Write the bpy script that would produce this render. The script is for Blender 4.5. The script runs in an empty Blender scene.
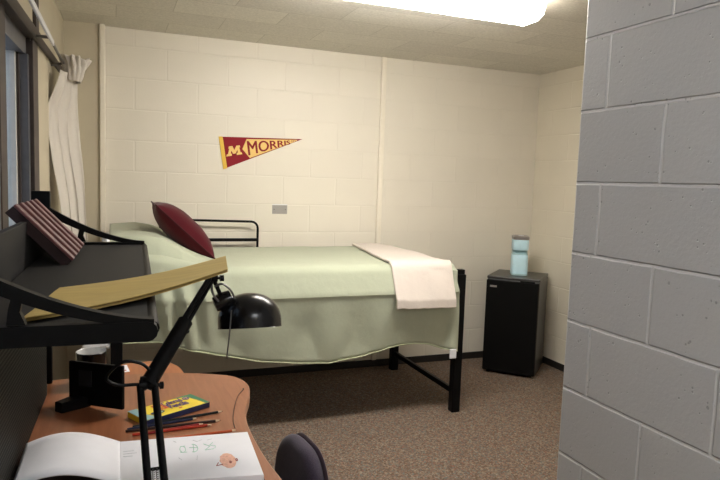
import bpy, bmesh, math, random
from mathutils import Vector, Matrix, noise
random.seed(7)
S = bpy.context.scene
COL = S.collection
PI = math.pi
H = .2032
CEIL = 2.3955

# ------------------------------------------------------------------ helpers
def obj(name, bm, mat=None, parent=None, smooth=False, mats=None):
    me = bpy.data.meshes.new(name)
    bmesh.ops.recalc_face_normals(bm, faces=bm.faces)
    bm.to_mesh(me); bm.free()
    if smooth:
        for p in me.polygons: p.use_smooth = True
        try: me.set_sharp_from_angle(angle=math.radians(38))
        except Exception: pass
    o = bpy.data.objects.new(name, me); COL.objects.link(o)
    for m in (mats or ([mat] if mat else [])): me.materials.append(m)
    if parent: o.parent = parent
    return o
def tag(o, label=None, cat=None, group=None, kind=None):
    if label: o['label'] = label
    if cat: o['category'] = cat
    if group: o['group'] = group
    if kind: o['kind'] = kind
    return o
def thing(name, label, cat, loc=(0, 0, 0), rz=0, group=None):
    o = bpy.data.objects.new(name, None); COL.objects.link(o)
    o.location = loc; o.rotation_euler = (0, 0, rz); o.empty_display_size = .05
    return tag(o, label, cat, group)
def struct(name, bm, m, smooth=False):
    return tag(obj(name, bm, m, smooth=smooth), kind='structure')
def B(): return bmesh.new()
def box(bm, x0, x1, y0, y1, z0, z1, bev=0, M=None, seg=2):
    t = bmesh.new()
    bmesh.ops.create_cube(t, size=1)
    for v in t.verts:
        v.co = Vector(((x0+x1)/2+v.co.x*(x1-x0), (y0+y1)/2+v.co.y*(y1-y0), (z0+z1)/2+v.co.z*(z1-z0)))
    if bev: bmesh.ops.bevel(t, geom=t.edges[:], offset=bev, segments=seg, affect='EDGES', profile=.5)
    if M is not None: bmesh.ops.transform(t, matrix=M, verts=t.verts[:])
    merge(bm, t); return bm
def merge(bm, t):
    me = bpy.data.meshes.new('tmp'); t.to_mesh(me); t.free(); bm.from_mesh(me); bpy.data.meshes.remove(me)
def frame_of(d):
    d = d.normalized(); a = Vector((0, 0, 1)) if abs(d.z) < .9 else Vector((1, 0, 0))
    u = d.cross(a).normalized(); return u, d.cross(u).normalized()
def tube(bm, pts, r, n=12, cap=True, close=False):
    pts = [Vector(p) for p in pts]; rings = []
    N = len(pts); rr = r if isinstance(r, (list, tuple)) else [r]*N
    u = None
    for i, p in enumerate(pts):
        if close: d = pts[(i+1) % N]-pts[i-1]
        else: d = pts[min(i+1, N-1)]-pts[max(i-1, 0)]
        d.normalize()
        if u is None: u, w = frame_of(d)
        else:
            u = (u-d*u.dot(d)).normalized(); w = d.cross(u).normalized()
        rings.append([bm.verts.new(p+(u*math.cos(2*PI*k/n)+w*math.sin(2*PI*k/n))*rr[i]) for k in range(n)])
    for i in range(N if close else N-1):
        a, b = rings[i], rings[(i+1) % N]
        for k in range(n): bm.faces.new((a[k], a[(k+1) % n], b[(k+1) % n], b[k]))
    if cap and not close:
        bm.faces.new(rings[0][::-1]); bm.faces.new(rings[-1])
    return bm
def lathe(bm, prof, n=32, M=None):
    t = bmesh.new(); rings = []
    for r, z in prof:
        if r < 1e-6: rings.append([t.verts.new((0, 0, z))])
        else: rings.append([t.verts.new((r*math.cos(2*PI*k/n), r*math.sin(2*PI*k/n), z)) for k in range(n)])
    for a, b in zip(rings[:-1], rings[1:]):
        for k in range(n):
            k2 = (k+1) % n
            if len(a) == 1 and len(b) == 1: continue
            if len(a) == 1: t.faces.new((a[0], b[k], b[k2]))
            elif len(b) == 1: t.faces.new((a[k], a[k2], b[0]))
            else: t.faces.new((a[k], a[k2], b[k2], b[k]))
    if M is not None: bmesh.ops.transform(t, matrix=M, verts=t.verts[:])
    merge(bm, t); return bm
def prism(bm, poly, d0, d1, axis='Z', M=None, bev=0):
    """extrude a closed 2-D outline between two depths along an axis"""
    def P(a, b, d): return {'Z': (a, b, d), 'Y': (a, d, b), 'X': (d, a, b)}[axis]
    t = bmesh.new()
    lo = [t.verts.new(P(a, b, d0)) for a, b in poly]; hi = [t.verts.new(P(a, b, d1)) for a, b in poly]
    t.faces.new(lo[::-1]); t.faces.new(hi)
    n = len(poly)
    for i in range(n): t.faces.new((lo[i], lo[(i+1) % n], hi[(i+1) % n], hi[i]))
    if bev:
        eds = [e for e in t.edges if abs((e.verts[0].co-e.verts[1].co)['XYZ'.index(axis)]) < 1e-7]
        bmesh.ops.bevel(t, geom=eds, offset=bev, segments=2, affect='EDGES', profile=.5)
    if M is not None: bmesh.ops.transform(t, matrix=M, verts=t.verts[:])
    merge(bm, t); return bm
def grid(bm, f, nu, nv, mi=0):
    V = [[bm.verts.new(f(i/nu, j/nv)) for j in range(nv+1)] for i in range(nu+1)]
    for i in range(nu):
        for j in range(nv):
            bm.faces.new((V[i][j], V[i+1][j], V[i+1][j+1], V[i][j+1])).material_index = mi
    return V
def solid(o, t, off=-1):
    m = o.modifiers.new('thickness', 'SOLIDIFY'); m.thickness = t; m.offset = off; return o
def spline(pts, n):
    pts = [Vector(p) for p in pts]; out = []
    for i in range(len(pts)-1):
        p0, p1, p2, p3 = pts[max(i-1, 0)], pts[i], pts[i+1], pts[min(i+2, len(pts)-1)]
        for k in range(n):
            t = k/n
            out.append(.5*((2*p1)+(p2-p0)*t+(2*p0-5*p1+4*p2-p3)*t*t+(3*p1-p0-3*p2+p3)*t**3))
    out.append(pts[-1]); return out
def lerp(a, b, t): return a+(b-a)*t
def interp(xs, ys, x):
    if x <= xs[0]: return ys[0]
    for i in range(len(xs)-1):
        if x <= xs[i+1]:
            t = (x-xs[i])/(xs[i+1]-xs[i]); t = t*t*(3-2*t) if False else t
            return ys[i]+(ys[i+1]-ys[i])*t
    return ys[-1]
def sstep(a, b, x):
    t = max(0, min(1, (x-a)/(b-a))); return t*t*(3-2*t)

# ------------------------------------------------------------------ materials
def newmat(name):
    m = bpy.data.materials.new(name); m.use_nodes = True
    nt = m.node_tree; return m, nt, nt.nodes['Principled BSDF']
def nd(nt, typ, **kw):
    n = nt.nodes.new(typ)
    for k, v in kw.items():
        if k in n.inputs: n.inputs[k].default_value = v
        else: setattr(n, k, v)
    return n
def bump(nt, b, src, strength, dist=.002, prev=None):
    n = nd(nt, 'ShaderNodeBump'); n.inputs['Strength'].default_value = strength; n.inputs['Distance'].default_value = dist
    nt.links.new(src, n.inputs['Height'])
    if prev is not None: nt.links.new(prev, n.inputs['Normal'])
    nt.links.new(n.outputs[0], b.inputs['Normal']); return n.outputs[0]
def plain(name, col, rough=.5, metal=0, var=.08, scale=30, bumps=0, spec=.4, stretch=None, coord='Object', detail=3):
    m, nt, b = newmat(name)
    tc = nd(nt, 'ShaderNodeTexCoord'); mp = nd(nt, 'ShaderNodeMapping')
    nt.links.new(tc.outputs[coord], mp.inputs[0])
    if stretch: mp.inputs['Scale'].default_value = stretch
    no = nd(nt, 'ShaderNodeTexNoise'); no.inputs['Scale'].default_value = scale; no.inputs['Detail'].default_value = detail
    nt.links.new(mp.outputs[0], no.inputs['Vector'])
    r = nd(nt, 'ShaderNodeValToRGB')
    r.color_ramp.elements[0].position = .3; r.color_ramp.elements[1].position = .7
    r.color_ramp.elements[0].color = (*[c*(1-var) for c in col], 1)
    r.color_ramp.elements[1].color = (*[min(1, c*(1+var)) for c in col], 1)
    nt.links.new(no.outputs['Fac'], r.inputs[0]); nt.links.new(r.outputs[0], b.inputs['Base Color'])
    b.inputs['Roughness'].default_value = rough; b.inputs['Metallic'].default_value = metal
    b.inputs['Specular IOR Level'].default_value = spec
    if bumps: bump(nt, b, no.outputs['Fac'], bumps, .003)
    return m
def block_mat(name, col, mode, y0=0, zb=.05, pit=0., jb=.5, jcol=.97, rough=.45):
    """painted concrete block in running bond; mode picks the wall's horizontal axis"""
    m, nt, b = newmat(name)
    g = nd(nt, 'ShaderNodeNewGeometry'); s = nd(nt, 'ShaderNodeSeparateXYZ'); c = nd(nt, 'ShaderNodeCombineXYZ')
    nt.links.new(g.outputs['Position'], s.inputs[0])
    u = nd(nt, 'ShaderNodeMath', operation='MULTIPLY_ADD')
    if mode == 'X': nt.links.new(s.outputs['X'], u.inputs[0]); u.inputs[1].default_value = 1; u.inputs[2].default_value = 40*H
    else: nt.links.new(s.outputs['Y'], u.inputs[0]); u.inputs[1].default_value = -1; u.inputs[2].default_value = y0+H+40*H
    z = nd(nt, 'ShaderNodeMath', operation='ADD'); nt.links.new(s.outputs['Z'], z.inputs[0]); z.inputs[1].default_value = -zb+H*4
    nt.links.new(u.outputs[0], c.inputs[0]); nt.links.new(z.outputs[0], c.inputs[1])
    # slightly wavering joints
    wn = nd(nt, 'ShaderNodeTexNoise'); wn.inputs['Scale'].default_value = 14; nt.links.new(g.outputs['Position'], wn.inputs['Vector'])
    ws = nd(nt, 'ShaderNodeVectorMath', operation='MULTIPLY_ADD'); ws.inputs[1].default_value = (.005, .005, 0)
    nt.links.new(wn.outputs['Color'], ws.inputs[0]); nt.links.new(c.outputs[0], ws.inputs[2])
    sub = nd(nt, 'ShaderNodeVectorMath', operation='SUBTRACT'); sub.inputs[1].default_value = (.0025, .0025, 0)
    nt.links.new(ws.outputs[0], sub.inputs[0])
    br = nd(nt, 'ShaderNodeTexBrick'); br.offset = .5; br.offset_frequency = 2; br.squash = 1
    nt.links.new(sub.outputs[0], br.inputs['Vector'])
    br.inputs['Scale'].default_value = 1; br.inputs['Mortar Size'].default_value = .006; br.inputs['Mortar Smooth'].default_value = .6
    br.inputs['Brick Width'].default_value = 2*H; br.inputs['Row Height'].default_value = H
    br.inputs['Color1'].default_value = (*col, 1); br.inputs['Color2'].default_value = (*[k*.975 for k in col], 1)
    br.inputs['Mortar'].default_value = (*[k*jcol for k in col], 1)
    n = nd(nt, 'ShaderNodeTexNoise'); n.inputs['Scale'].default_value = 3; n.inputs['Detail'].default_value = 5
    nt.links.new(g.outputs['Position'], n.inputs['Vector'])
    mr = nd(nt, 'ShaderNodeMapRange'); mr.inputs[3].default_value = .95; mr.inputs[4].default_value = 1.04
    nt.links.new(n.outputs['Fac'], mr.inputs[0])
    mx = nd(nt, 'ShaderNodeVectorMath', operation='SCALE'); nt.links.new(br.outputs['Color'], mx.inputs[0]); nt.links.new(mr.outputs[0], mx.inputs['Scale'])
    last = mx.outputs[0]
    inv = nd(nt, 'ShaderNodeMath', operation='SUBTRACT'); inv.inputs[0].default_value = 1; nt.links.new(br.outputs['Fac'], inv.inputs[1])
    nn = bump(nt, b, inv.outputs[0], jb, .006)
    fine = nd(nt, 'ShaderNodeTexNoise'); fine.inputs['Scale'].default_value = 90; fine.inputs['Detail'].default_value = 4; fine.inputs['Roughness'].default_value = .6
    nt.links.new(g.outputs['Position'], fine.inputs['Vector'])
    nn = bump(nt, b, fine.outputs['Fac'], .25+pit*.5, .002, nn)
    if pit:
        vo = nd(nt, 'ShaderNodeTexVoronoi'); vo.inputs['Scale'].default_value = 62; nt.links.new(g.outputs['Position'], vo.inputs['Vector'])
        n2 = nd(nt, 'ShaderNodeTexNoise'); n2.inputs['Scale'].default_value = 24; nt.links.new(g.outputs['Position'], n2.inputs['Vector'])
        add = nd(nt, 'ShaderNodeMath', operation='MULTIPLY_ADD'); nt.links.new(n2.outputs['Fac'], add.inputs[0]); add.inputs[1].default_value = .9
        nt.links.new(vo.outputs['Distance'], add.inputs[2])
        r = nd(nt, 'ShaderNodeValToRGB'); r.color_ramp.elements[0].position = .47; r.color_ramp.elements[1].position = .56
        nt.links.new(add.outputs[0], r.inputs[0])
        nn = bump(nt, b, r.outputs[0], pit, .003, nn)
        dk = nd(nt, 'ShaderNodeMapRange'); dk.inputs[3].default_value = .72; dk.inputs[4].default_value = 1; nt.links.new(r.outputs[0], dk.inputs[0])
        m2 = nd(nt, 'ShaderNodeVectorMath', operation='SCALE'); nt.links.new(last, m2.inputs[0]); nt.links.new(dk.outputs[0], m2.inputs['Scale']); last = m2.outputs[0]
    nt.links.new(last, b.inputs['Base Color']); b.inputs['Roughness'].default_value = rough
    return m
def fabric(name, col, rough=.9, weave=600, var=.06, bs=.3, wr=8, wb=.25):
    m, nt, b = newmat(name)
    tc = nd(nt, 'ShaderNodeTexCoord')
    n = nd(nt, 'ShaderNodeTexNoise'); n.inputs['Scale'].default_value = weave; nt.links.new(tc.outputs['Object'], n.inputs['Vector'])
    n2 = nd(nt, 'ShaderNodeTexNoise'); n2.inputs['Scale'].default_value = wr; n2.inputs['Detail'].default_value = 4; nt.links.new(tc.outputs['Object'], n2.inputs['Vector'])
    r = nd(nt, 'ShaderNodeValToRGB'); r.color_ramp.elements[0].position = .3; r.color_ramp.elements[1].position = .7
    r.color_ramp.elements[0].color = (*[c*(1-var) for c in col], 1); r.color_ramp.elements[1].color = (*[min(1, c*(1+var)) for c in col], 1)
    nt.links.new(n.outputs['Fac'], r.inputs[0]); nt.links.new(r.outputs[0], b.inputs['Base Color'])
    b.inputs['Roughness'].default_value = rough; b.inputs['Specular IOR Level'].default_value = .2
    b.inputs['Sheen Weight'].default_value = .15
    nn = bump(nt, b, n2.outputs['Fac'], wb, .01); bump(nt, b, n.outputs['Fac'], bs, .001, nn)
    return m
def carpet_mat():
    m, nt, b = newmat('speckled_carpet')
    g = nd(nt, 'ShaderNodeNewGeometry')
    v = nd(nt, 'ShaderNodeTexVoronoi'); v.inputs['Scale'].default_value = 140; nt.links.new(g.outputs['Position'], v.inputs['Vector'])
    s = nd(nt, 'ShaderNodeSeparateColor'); nt.links.new(v.outputs['Color'], s.inputs[0])
    r = nd(nt, 'ShaderNodeValToRGB'); cr = r.color_ramp; cr.interpolation = 'CONSTANT'
    cols = [(0, (.125, .085, .062)), (.22, (.165, .12, .09)), (.42, (.205, .145, .105)), (.58, (.14, .12, .105)), (.74, (.25, .205, .16)), (.86, (.20, .11, .08)), (.94, (.14, .15, .14))]
    cr.elements[0].position = 0; cr.elements[0].color = (*cols[0][1], 1); cr.elements[1].position = cols[1][0]; cr.elements[1].color = (*cols[1][1], 1)
    for p, c in cols[2:]:
        e = cr.elements.new(p); e.color = (*c, 1)
    nt.links.new(s.outputs[0], r.inputs[0])
    n = nd(nt, 'ShaderNodeTexNoise'); n.inputs['Scale'].default_value = 45; n.inputs['Detail'].default_value = 6; n.inputs['Roughness'].default_value = .7
    nt.links.new(g.outputs['Position'], n.inputs['Vector'])
    mr = nd(nt, 'ShaderNodeMapRange'); mr.inputs[1].default_value = .3; mr.inputs[2].default_value = .7; mr.inputs[3].default_value = .8; mr.inputs[4].default_value = 1.25
    nt.links.new(n.outputs['Fac'], mr.inputs[0])
    sc = nd(nt, 'ShaderNodeVectorMath', operation='SCALE'); nt.links.new(r.outputs[0], sc.inputs[0]); nt.links.new(mr.outputs[0], sc.inputs['Scale'])
    nt.links.new(sc.outputs[0], b.inputs['Base Color']); b.inputs['Roughness'].default_value = 1; b.inputs['Specular IOR Level'].default_value = .05
    bump(nt, b, v.outputs['Distance'], .6, .004)
    return m
def ceiling_mat():
    m, nt, b = newmat('textured_ceiling_tile')
    g = nd(nt, 'ShaderNodeNewGeometry')
    mp = nd(nt, 'ShaderNodeMapping'); mp.inputs['Location'].default_value = (.115+6.1, .293+6.1, 0); nt.links.new(g.outputs['Position'], mp.inputs[0])
    br = nd(nt, 'ShaderNodeTexBrick'); br.offset = .5; br.offset_frequency = 2; nt.links.new(mp.outputs[0], br.inputs['Vector'])
    br.inputs['Scale'].default_value = 1; br.inputs['Mortar Size'].default_value = .003; br.inputs['Mortar Smooth'].default_value = .3
    br.inputs['Brick Width'].default_value = .61; br.inputs['Row Height'].default_value = .305; br.inputs['Bias'].default_value = 0
    br.inputs['Color1'].default_value = (.80, .77, .69, 1); br.inputs['Color2'].default_value = (.70, .67, .60, 1); br.inputs['Mortar'].default_value = (.60, .57, .50, 1)
    n = nd(nt, 'ShaderNodeTexNoise'); n.inputs['Scale'].default_value = 75; n.inputs['Detail'].default_value = 6; n.inputs['Roughness'].default_value = .75; nt.links.new(g.outputs['Position'], n.inputs['Vector'])
    mr = nd(nt, 'ShaderNodeMapRange'); mr.inputs[1].default_value = .3; mr.inputs[2].default_value = .7; mr.inputs[3].default_value = .82; mr.inputs[4].default_value = 1.12
    nt.links.new(n.outputs['Fac'], mr.inputs[0])
    sc = nd(nt, 'ShaderNodeVectorMath', operation='SCALE'); nt.links.new(br.outputs['Color'], sc.inputs[0]); nt.links.new(mr.outputs[0], sc.inputs['Scale'])
    nt.links.new(sc.outputs[0], b.inputs['Base Color']); b.inputs['Roughness'].default_value = .95; b.inputs['Specular IOR Level'].default_value = .1
    inv = nd(nt, 'ShaderNodeMath', operation='SUBTRACT'); inv.inputs[0].default_value = 1; nt.links.new(br.outputs['Fac'], inv.inputs[1])
    nn = bump(nt, b, inv.outputs[0], .2, .004); bump(nt, b, n.outputs['Fac'], .7, .004, nn)
    return m
def wood_mat(name, c0, c1, rough=.35, axis=(1, 12, 12), scale=6):
    m, nt, b = newmat(name)
    tc = nd(nt, 'ShaderNodeTexCoord'); mp = nd(nt, 'ShaderNodeMapping'); mp.inputs['Scale'].default_value = axis
    nt.links.new(tc.outputs['Object'], mp.inputs[0])
    n = nd(nt, 'ShaderNodeTexNoise'); n.inputs['Scale'].default_value = scale; n.inputs['Detail'].default_value = 6; n.inputs['Distortion'].default_value = .6
    nt.links.new(mp.outputs[0], n.inputs['Vector'])
    r = nd(nt, 'ShaderNodeValToRGB'); r.color_ramp.elements[0].position = .3; r.color_ramp.elements[1].position = .72
    r.color_ramp.elements[0].color = (*c0, 1); r.color_ramp.elements[1].color = (*c1, 1)
    nt.links.new(n.outputs['Fac'], r.inputs[0]); nt.links.new(r.outputs[0], b.inputs['Base Color']); b.inputs['Roughness'].default_value = rough
    bump(nt, b, n.outputs['Fac'], .06, .001)
    return m
def emit(name, col, s):
    m, nt, b = newmat(name); b.inputs['Base Color'].default_value = (.9, .9, .9, 1)
    b.inputs['Emission Color'].default_value = (*col, 1); b.inputs['Emission Strength'].default_value = s; return m

M_cream = block_mat('cream_block_paint', (.77, .72, .615), 'X', jb=.35, jcol=.985)
M_creamR = block_mat('cream_block_paint_side', (.79, .73, .60), 'Y', y0=-.406, jb=.4, jcol=.985)
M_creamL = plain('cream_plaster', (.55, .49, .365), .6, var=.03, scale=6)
M_grey = block_mat('grey_block_paint', (.595, .585, .58), 'Y', y0=-3.10, zb=.0561, pit=.6, jb=.9, jcol=1.3, rough=.5)
M_carpet = carpet_mat(); M_ceil = ceiling_mat()
M_base = plain('black_vinyl_base', (.02, .017, .015), .5, var=.1)
M_trim = plain('cream_conduit_paint', (.82, .76, .64), .4, var=.02)
M_brown = plain('dark_brown_window_metal', (.042, .030, .026), .5, var=.15, scale=12)
M_greyframe = plain('grey_window_metal', (.13, .13, .14), .4, metal=.3, var=.08)
M_sash = plain('pale_sash_strip', (.6, .58, .54), .5, var=.05)
M_black = plain('black_powder_coat', (.0035, .0035, .004), .45, var=.15, scale=60, spec=.12)
M_satin = plain('black_satin_enamel', (.005, .005, .006), .24, var=.05, scale=20, spec=.35)
M_shelf = plain('charcoal_laminate', (.019, .018, .018), .6, var=.08, scale=200, spec=.2)
M_wood = wood_mat('cherry_laminate', (.27, .095, .040), (.35, .135, .062), .33, (14, 1.2, 8), 5)
M_wood2 = wood_mat('orange_cherry_laminate', (.34, .105, .035), (.42, .15, .055), .35, (14, 1.2, 8), 5)
M_edge = wood_mat('wood_edge_band', (.42, .21, .12), (.50, .27, .16), .4, (6, 6, 1), 4)
M_green = fabric('sage_green_cotton', (.425, .455, .345), weave=500, wr=14, wb=.35)
M_throw = fabric('cream_pink_fleece', (.655, .585, .53), weave=400, wr=25, wb=.25)
M_red = fabric('crimson_woven_fabric', (.070, .003, .008), weave=300, wr=15, wb=.1)
M_redp = fabric('crimson_piping', (.045, .002, .005), weave=300)
M_white = fabric('white_cotton_sheet', (.78, .80, .84), weave=400)
M_curtain = fabric('cream_curtain_cotton', (.63, .585, .53), weave=400, wr=20, wb=.2)
M_rod = plain('white_enamelled_metal', (.72, .72, .74), .35, var=.03)
M_steel = plain('brushed_steel', (.42, .40, .37), .35, metal=.6, var=.08, scale=80, stretch=(1, 1, 30))
M_darksteel = plain('dark_steel', (.16, .155, .15), .35, metal=.7, var=.1)
M_fridge = plain('black_fridge_enamel', (.0035, .0035, .0035), .55, var=.1, scale=90, bumps=.05, spec=.12)
M_fridgeside = plain('dark_grey_fridge_shell', (.035, .033, .03), .35, var=.06, scale=90)
M_turq = plain('turquoise_plastic', (.56, .80, .90), .35, var=.03)
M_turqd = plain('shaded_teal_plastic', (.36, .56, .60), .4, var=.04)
M_lid = plain('grey_metal_lid', (.30, .28, .27), .3, metal=.5, var=.05)
M_maroon = wood_mat('maroon_painted_wood', (.12, .035, .035), (.17, .055, .05), .45, (1, 1, 10), 5)
M_maroond = plain('dark_maroon_wood', (.02, .006, .007), .5, var=.1)
M_manila = plain('manila_card', (.47, .335, .10), .6, var=.09, scale=9, stretch=(1, 5, 1))
M_manila2 = plain('inner_manila_card', (.36, .25, .08), .6, var=.05)
M_paper = plain('white_drawing_paper', (.88, .88, .93), .8, var=.015, scale=20)
M_mugw = plain('white_glaze', (.75, .74, .72), .15, var=.02)
M_mugb = plain('black_glaze', (.006, .0055, .0055), .2, var=.05, spec=.3)
M_chair = fabric('purple_grey_upholstery', (.056, .045, .068), weave=350, var=.2)
M_felt = fabric('maroon_felt', (.26, .02, .03), weave=500, bs=.1, wb=.02)
M_gold = fabric('gold_felt', (.80, .52, .10), weave=500, bs=.1, wb=.02)
M_goldl = fabric('pale_gold_felt', (.86, .60, .22), weave=500, bs=.1, wb=.02)
M_yellow = plain('yellow_printed_card', (.86, .66, .03), .35, var=.02)
M_gband = plain('green_printed_card', (.03, .22, .11), .35, var=.05)
M_navy = plain('navy_printed_card', (.02, .03, .09), .35, var=.05)
M_purple = plain('purple_print', (.14, .07, .28), .4, var=.03)
M_redink = plain('red_print', (.62, .09, .04), .4, var=.03)
M_tealink = plain('pale_teal_print', (.25, .42, .44), .4, var=.03)
M_pgreen = plain('green_pencil_mark', (.42, .66, .55), .8, var=.15, scale=300)
M_pgrey = plain('faint_graphite_mark', (.60, .62, .66), .8, var=.1, scale=300)
M_porange = plain('orange_pencil_fill', (.85, .50, .38), .8, var=.15, scale=200)
M_pred = plain('dark_red_pencil_mark', (.38, .10, .09), .8, var=.1)
M_tip = plain('bare_pencil_wood', (.70, .52, .34), .6, var=.05)
M_screen = plain('grey_reflective_inset', (.035, .037, .043), .12, var=.1)

# ------------------------------------------------------------------ room shell
struct('floor', box(B(), -.75, 3.33, -6.2, .15, -.06, 0), M_carpet)
struct('ceiling', box(B(), -.75, 3.33, -6.2, .15, CEIL, CEIL+.06), M_ceil)
struct('wall_back', box(B(), -.75, 3.33, 0, .15, 0, CEIL), M_cream)
struct('wall_right', box(B(), 3.208, 3.33, -3.0, 0, 0, CEIL), M_creamR)
struct('wall_partition', box(B(), 1.123, 3.33, -6.0, -2.998, 0, CEIL, bev=.006), M_grey)
struct('wall_front', box(B(), -.75, 1.123, -6.15, -6.0, 0, CEIL), M_creamL)
# left wall, turned about two degrees, with the window opening in it
LW = Matrix.Translation((-.42, -.04, 0)) @ Matrix.Rotation(-.034, 4, 'Z')
WY0, WY1, WZ0, WZ1 = -1.32, -4.1, .98, 2.035     # window opening in wall coordinates (y runs to the camera)
b = B()
box(b, -.16, 0, -6.1, .12, 0, WZ0, M=LW)
box(b, -.16, 0, -6.1, .12, WZ1, CEIL, M=LW)
box(b, -.16, 0, WY0, .12, WZ0, WZ1, M=LW)
box(b, -.16, 0, -6.1, WY1, WZ0, WZ1, M=LW)
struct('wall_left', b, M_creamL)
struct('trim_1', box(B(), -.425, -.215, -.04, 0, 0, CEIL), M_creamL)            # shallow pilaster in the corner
struct('trim_2', box(B(), -.214, -.178, -.062, 0, 0, CEIL, bev=.008), M_trim)
b = box(B(), 1.757, 1.797, -.024, 0, .055, CEIL, bev=.008)
struct('trim_3', b, M_trim)                                                     # boxed conduit
struct('baseboard_back', box(B(), -.2, 3.208, -.009, 0, 0, .056, bev=.003), M_base)
struct('baseboard_right', box(B(), 3.199, 3.208, -2.998, 0, 0, .056, bev=.003), M_base)
struct('baseboard_partition', box(B(), 1.114, 1.123, -6.0, -2.999, 0, .056, bev=.003), M_base)
# window: dark surround, mullions, sashes and panes
b = B()
box(b, -.02, .022, WY1, WY0+.14, WZ1-.012, WZ1+.042, bev=.003, M=LW)      # head beam
box(b, -.05, .012, WY0-.03, WY0+.115, WZ0-.03, WZ1-.012, bev=.003, M=LW)     # surface post
box(b, -.01, .012, WY0+.14, -.05, WZ1+.0, WZ1+.045, bev=.003, M=LW)        # rail that runs on to the corner
box(b, -.01, .014, WY0+.06, WY0+.15, WZ1+.045, CEIL, bev=.002, M=LW)       # post above the rail
box(b, -.08, .03, WY1, WY0+.06, WZ0-.04, WZ0, bev=.003, M=LW)              # sill
for y in (-1.945, -2.65, -3.30): box(b, -.10, .0, y-.055, y+.055, WZ0, WZ1, bev=.003, M=LW)
W = struct('window_1', b, M_brown)
gm, nt, pb = newmat('window_glass'); pb.inputs['Base Color'].default_value = (.9, .94, .96, 1)
pb.inputs['Roughness'].default_value = .02; pb.inputs['Transmission Weight'].default_value = 1; pb.inputs['IOR'].default_value = 1.05
for i, (ya, yb) in enumerate(((-1.34, -1.90), (-2.00, -2.595), (-2.705, -3.245), (-3.355, -4.1))):
    f = B()
    box(f, -.11, -.015, yb, ya, 1.95, WZ1-.012, M=LW); box(f, -.11, -.03, yb, ya, WZ0, WZ0+.06, M=LW)
    box(f, -.11, -.03, yb, yb+.03, WZ0, 1.95, M=LW); box(f, -.11, -.004, ya-.05, ya+.01, WZ0, 1.95, M=LW)
    fo = obj('window_sash', f, M_greyframe, W)
    st = B(); box(st, -.085, -.045, ya-.10, ya-.072, WZ0+.06, 1.95, M=LW)
    obj('sash_strip', st, M_sash, fo)
    dk = B(); box(dk, -.085, -.035, ya-.072, ya-.05, WZ0+.06, 1.95, M=LW)
    obj('dark_gasket', dk, M_brown, fo)
    pn = B(); box(pn, -.068, -.062, yb+.02, ya-.09, WZ0+.04, 1.96, M=LW)
    obj('window_pane', pn, gm, fo)

# ------------------------------------------------------------------ lights
fx = thing('ceiling_light', 'long white fluorescent ceiling light with bright wraparound lens', 'light', (1.25, -1.70, CEIL))
b = B(); box(b, -.61, .61, -.115, .115, -.03, -.0005, bev=.004); obj('fixture_pan', b, M_rod, fx)
b = B(); prism(b, [(-.125, -.03), (-.105, -.080), (-.06, -.099), (.06, -.099), (.105, -.080), (.125, -.03)], -.605, .605, 'X')
M_lens = emit('lit_acrylic_lens', (1, .945, .865), 10.5); obj('lens', b, M_lens, fx)
M_cap = emit('glowing_end_cap', (1, .9, .76), 3.0)
for s in (-1, 1):
    prism(b := B(), [(-.128, -.028), (-.108, -.082), (-.062, -.102), (.062, -.102), (.108, -.082), (.128, -.028)], s*.606, s*.612, 'X')
    obj('end_cap', b, M_cap, fx)
fx2 = thing('ceiling_light', 'second ceiling light over the entry, behind the viewpoint', 'light', (.55, -4.95, CEIL))
b = B(); box(b, -.3, .3, -.12, .12, -.03, -.0005, bev=.004); obj('fixture_pan', b, M_rod, fx2)
b = B(); box(b, -.29, .29, -.115, .115, -.08, -.03, bev=.015); obj('lens', b, emit('lit_cool_lens', (.95, .97, 1), 10.8), fx2)

w = bpy.data.worlds.new('sky'); S.world = w; w.use_nodes = True
bg = w.node_tree.nodes['Background']; bg.inputs[0].default_value = (.62, .78, 1, 1); bg.inputs[1].default_value = .22

# ------------------------------------------------------------------ wall pieces
def text_mesh(s, warp, depth, mat, parent, name, bold=.0, n=2):
    cu = bpy.data.curves.new('t', 'FONT'); cu.body = s; cu.size = 1; cu.resolution_u = n
    to = bpy.data.objects.new('t', cu); COL.objects.link(to)
    dg = bpy.context.evaluated_depsgraph_get(); dg.update()
    me = bpy.data.meshes.new_from_object(to.evaluated_get(dg)); bpy.data.objects.remove(to)
    bm = bmesh.new(); bm.from_mesh(me); bpy.data.meshes.remove(me)
    bmesh.ops.remove_doubles(bm, verts=bm.verts, dist=1e-5); bmesh.ops.triangulate(bm, faces=bm.faces[:])
    bmesh.ops.subdivide_edges(bm, edges=[e for e in bm.edges if e.calc_length() > .15], cuts=2); bmesh.ops.triangulate(bm, faces=bm.faces[:])
    xs = [v.co.x for v in bm.verts]; ys = [v.co.y for v in bm.verts]
    x0, x1, y0, y1 = min(xs), max(xs), min(ys), max(ys)
    r = bmesh.ops.extrude_face_region(bm, geom=bm.faces[:])
    ext = {g for g in r['geom'] if isinstance(g, bmesh.types.BMVert)}
    for v in bm.verts:
        v.co = Vector(warp((v.co.x-x0)/(x1-x0), (v.co.y-y0)/(y1-y0), depth if v in ext else 0))
    if bold:      # heavier strokes: the same letters again, a hair to either side
        base = bm.copy(); 
        for dx, dy in ((bold, 0), (-bold, 0), (0, bold*.5)):
            t = base.copy(); bmesh.ops.translate(t, verts=t.verts[:], vec=(dx, .0002*(1 if dx else -1), dy)); merge(bm, t)
        base.free()
    return obj(name, bm, mat, parent)
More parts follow.
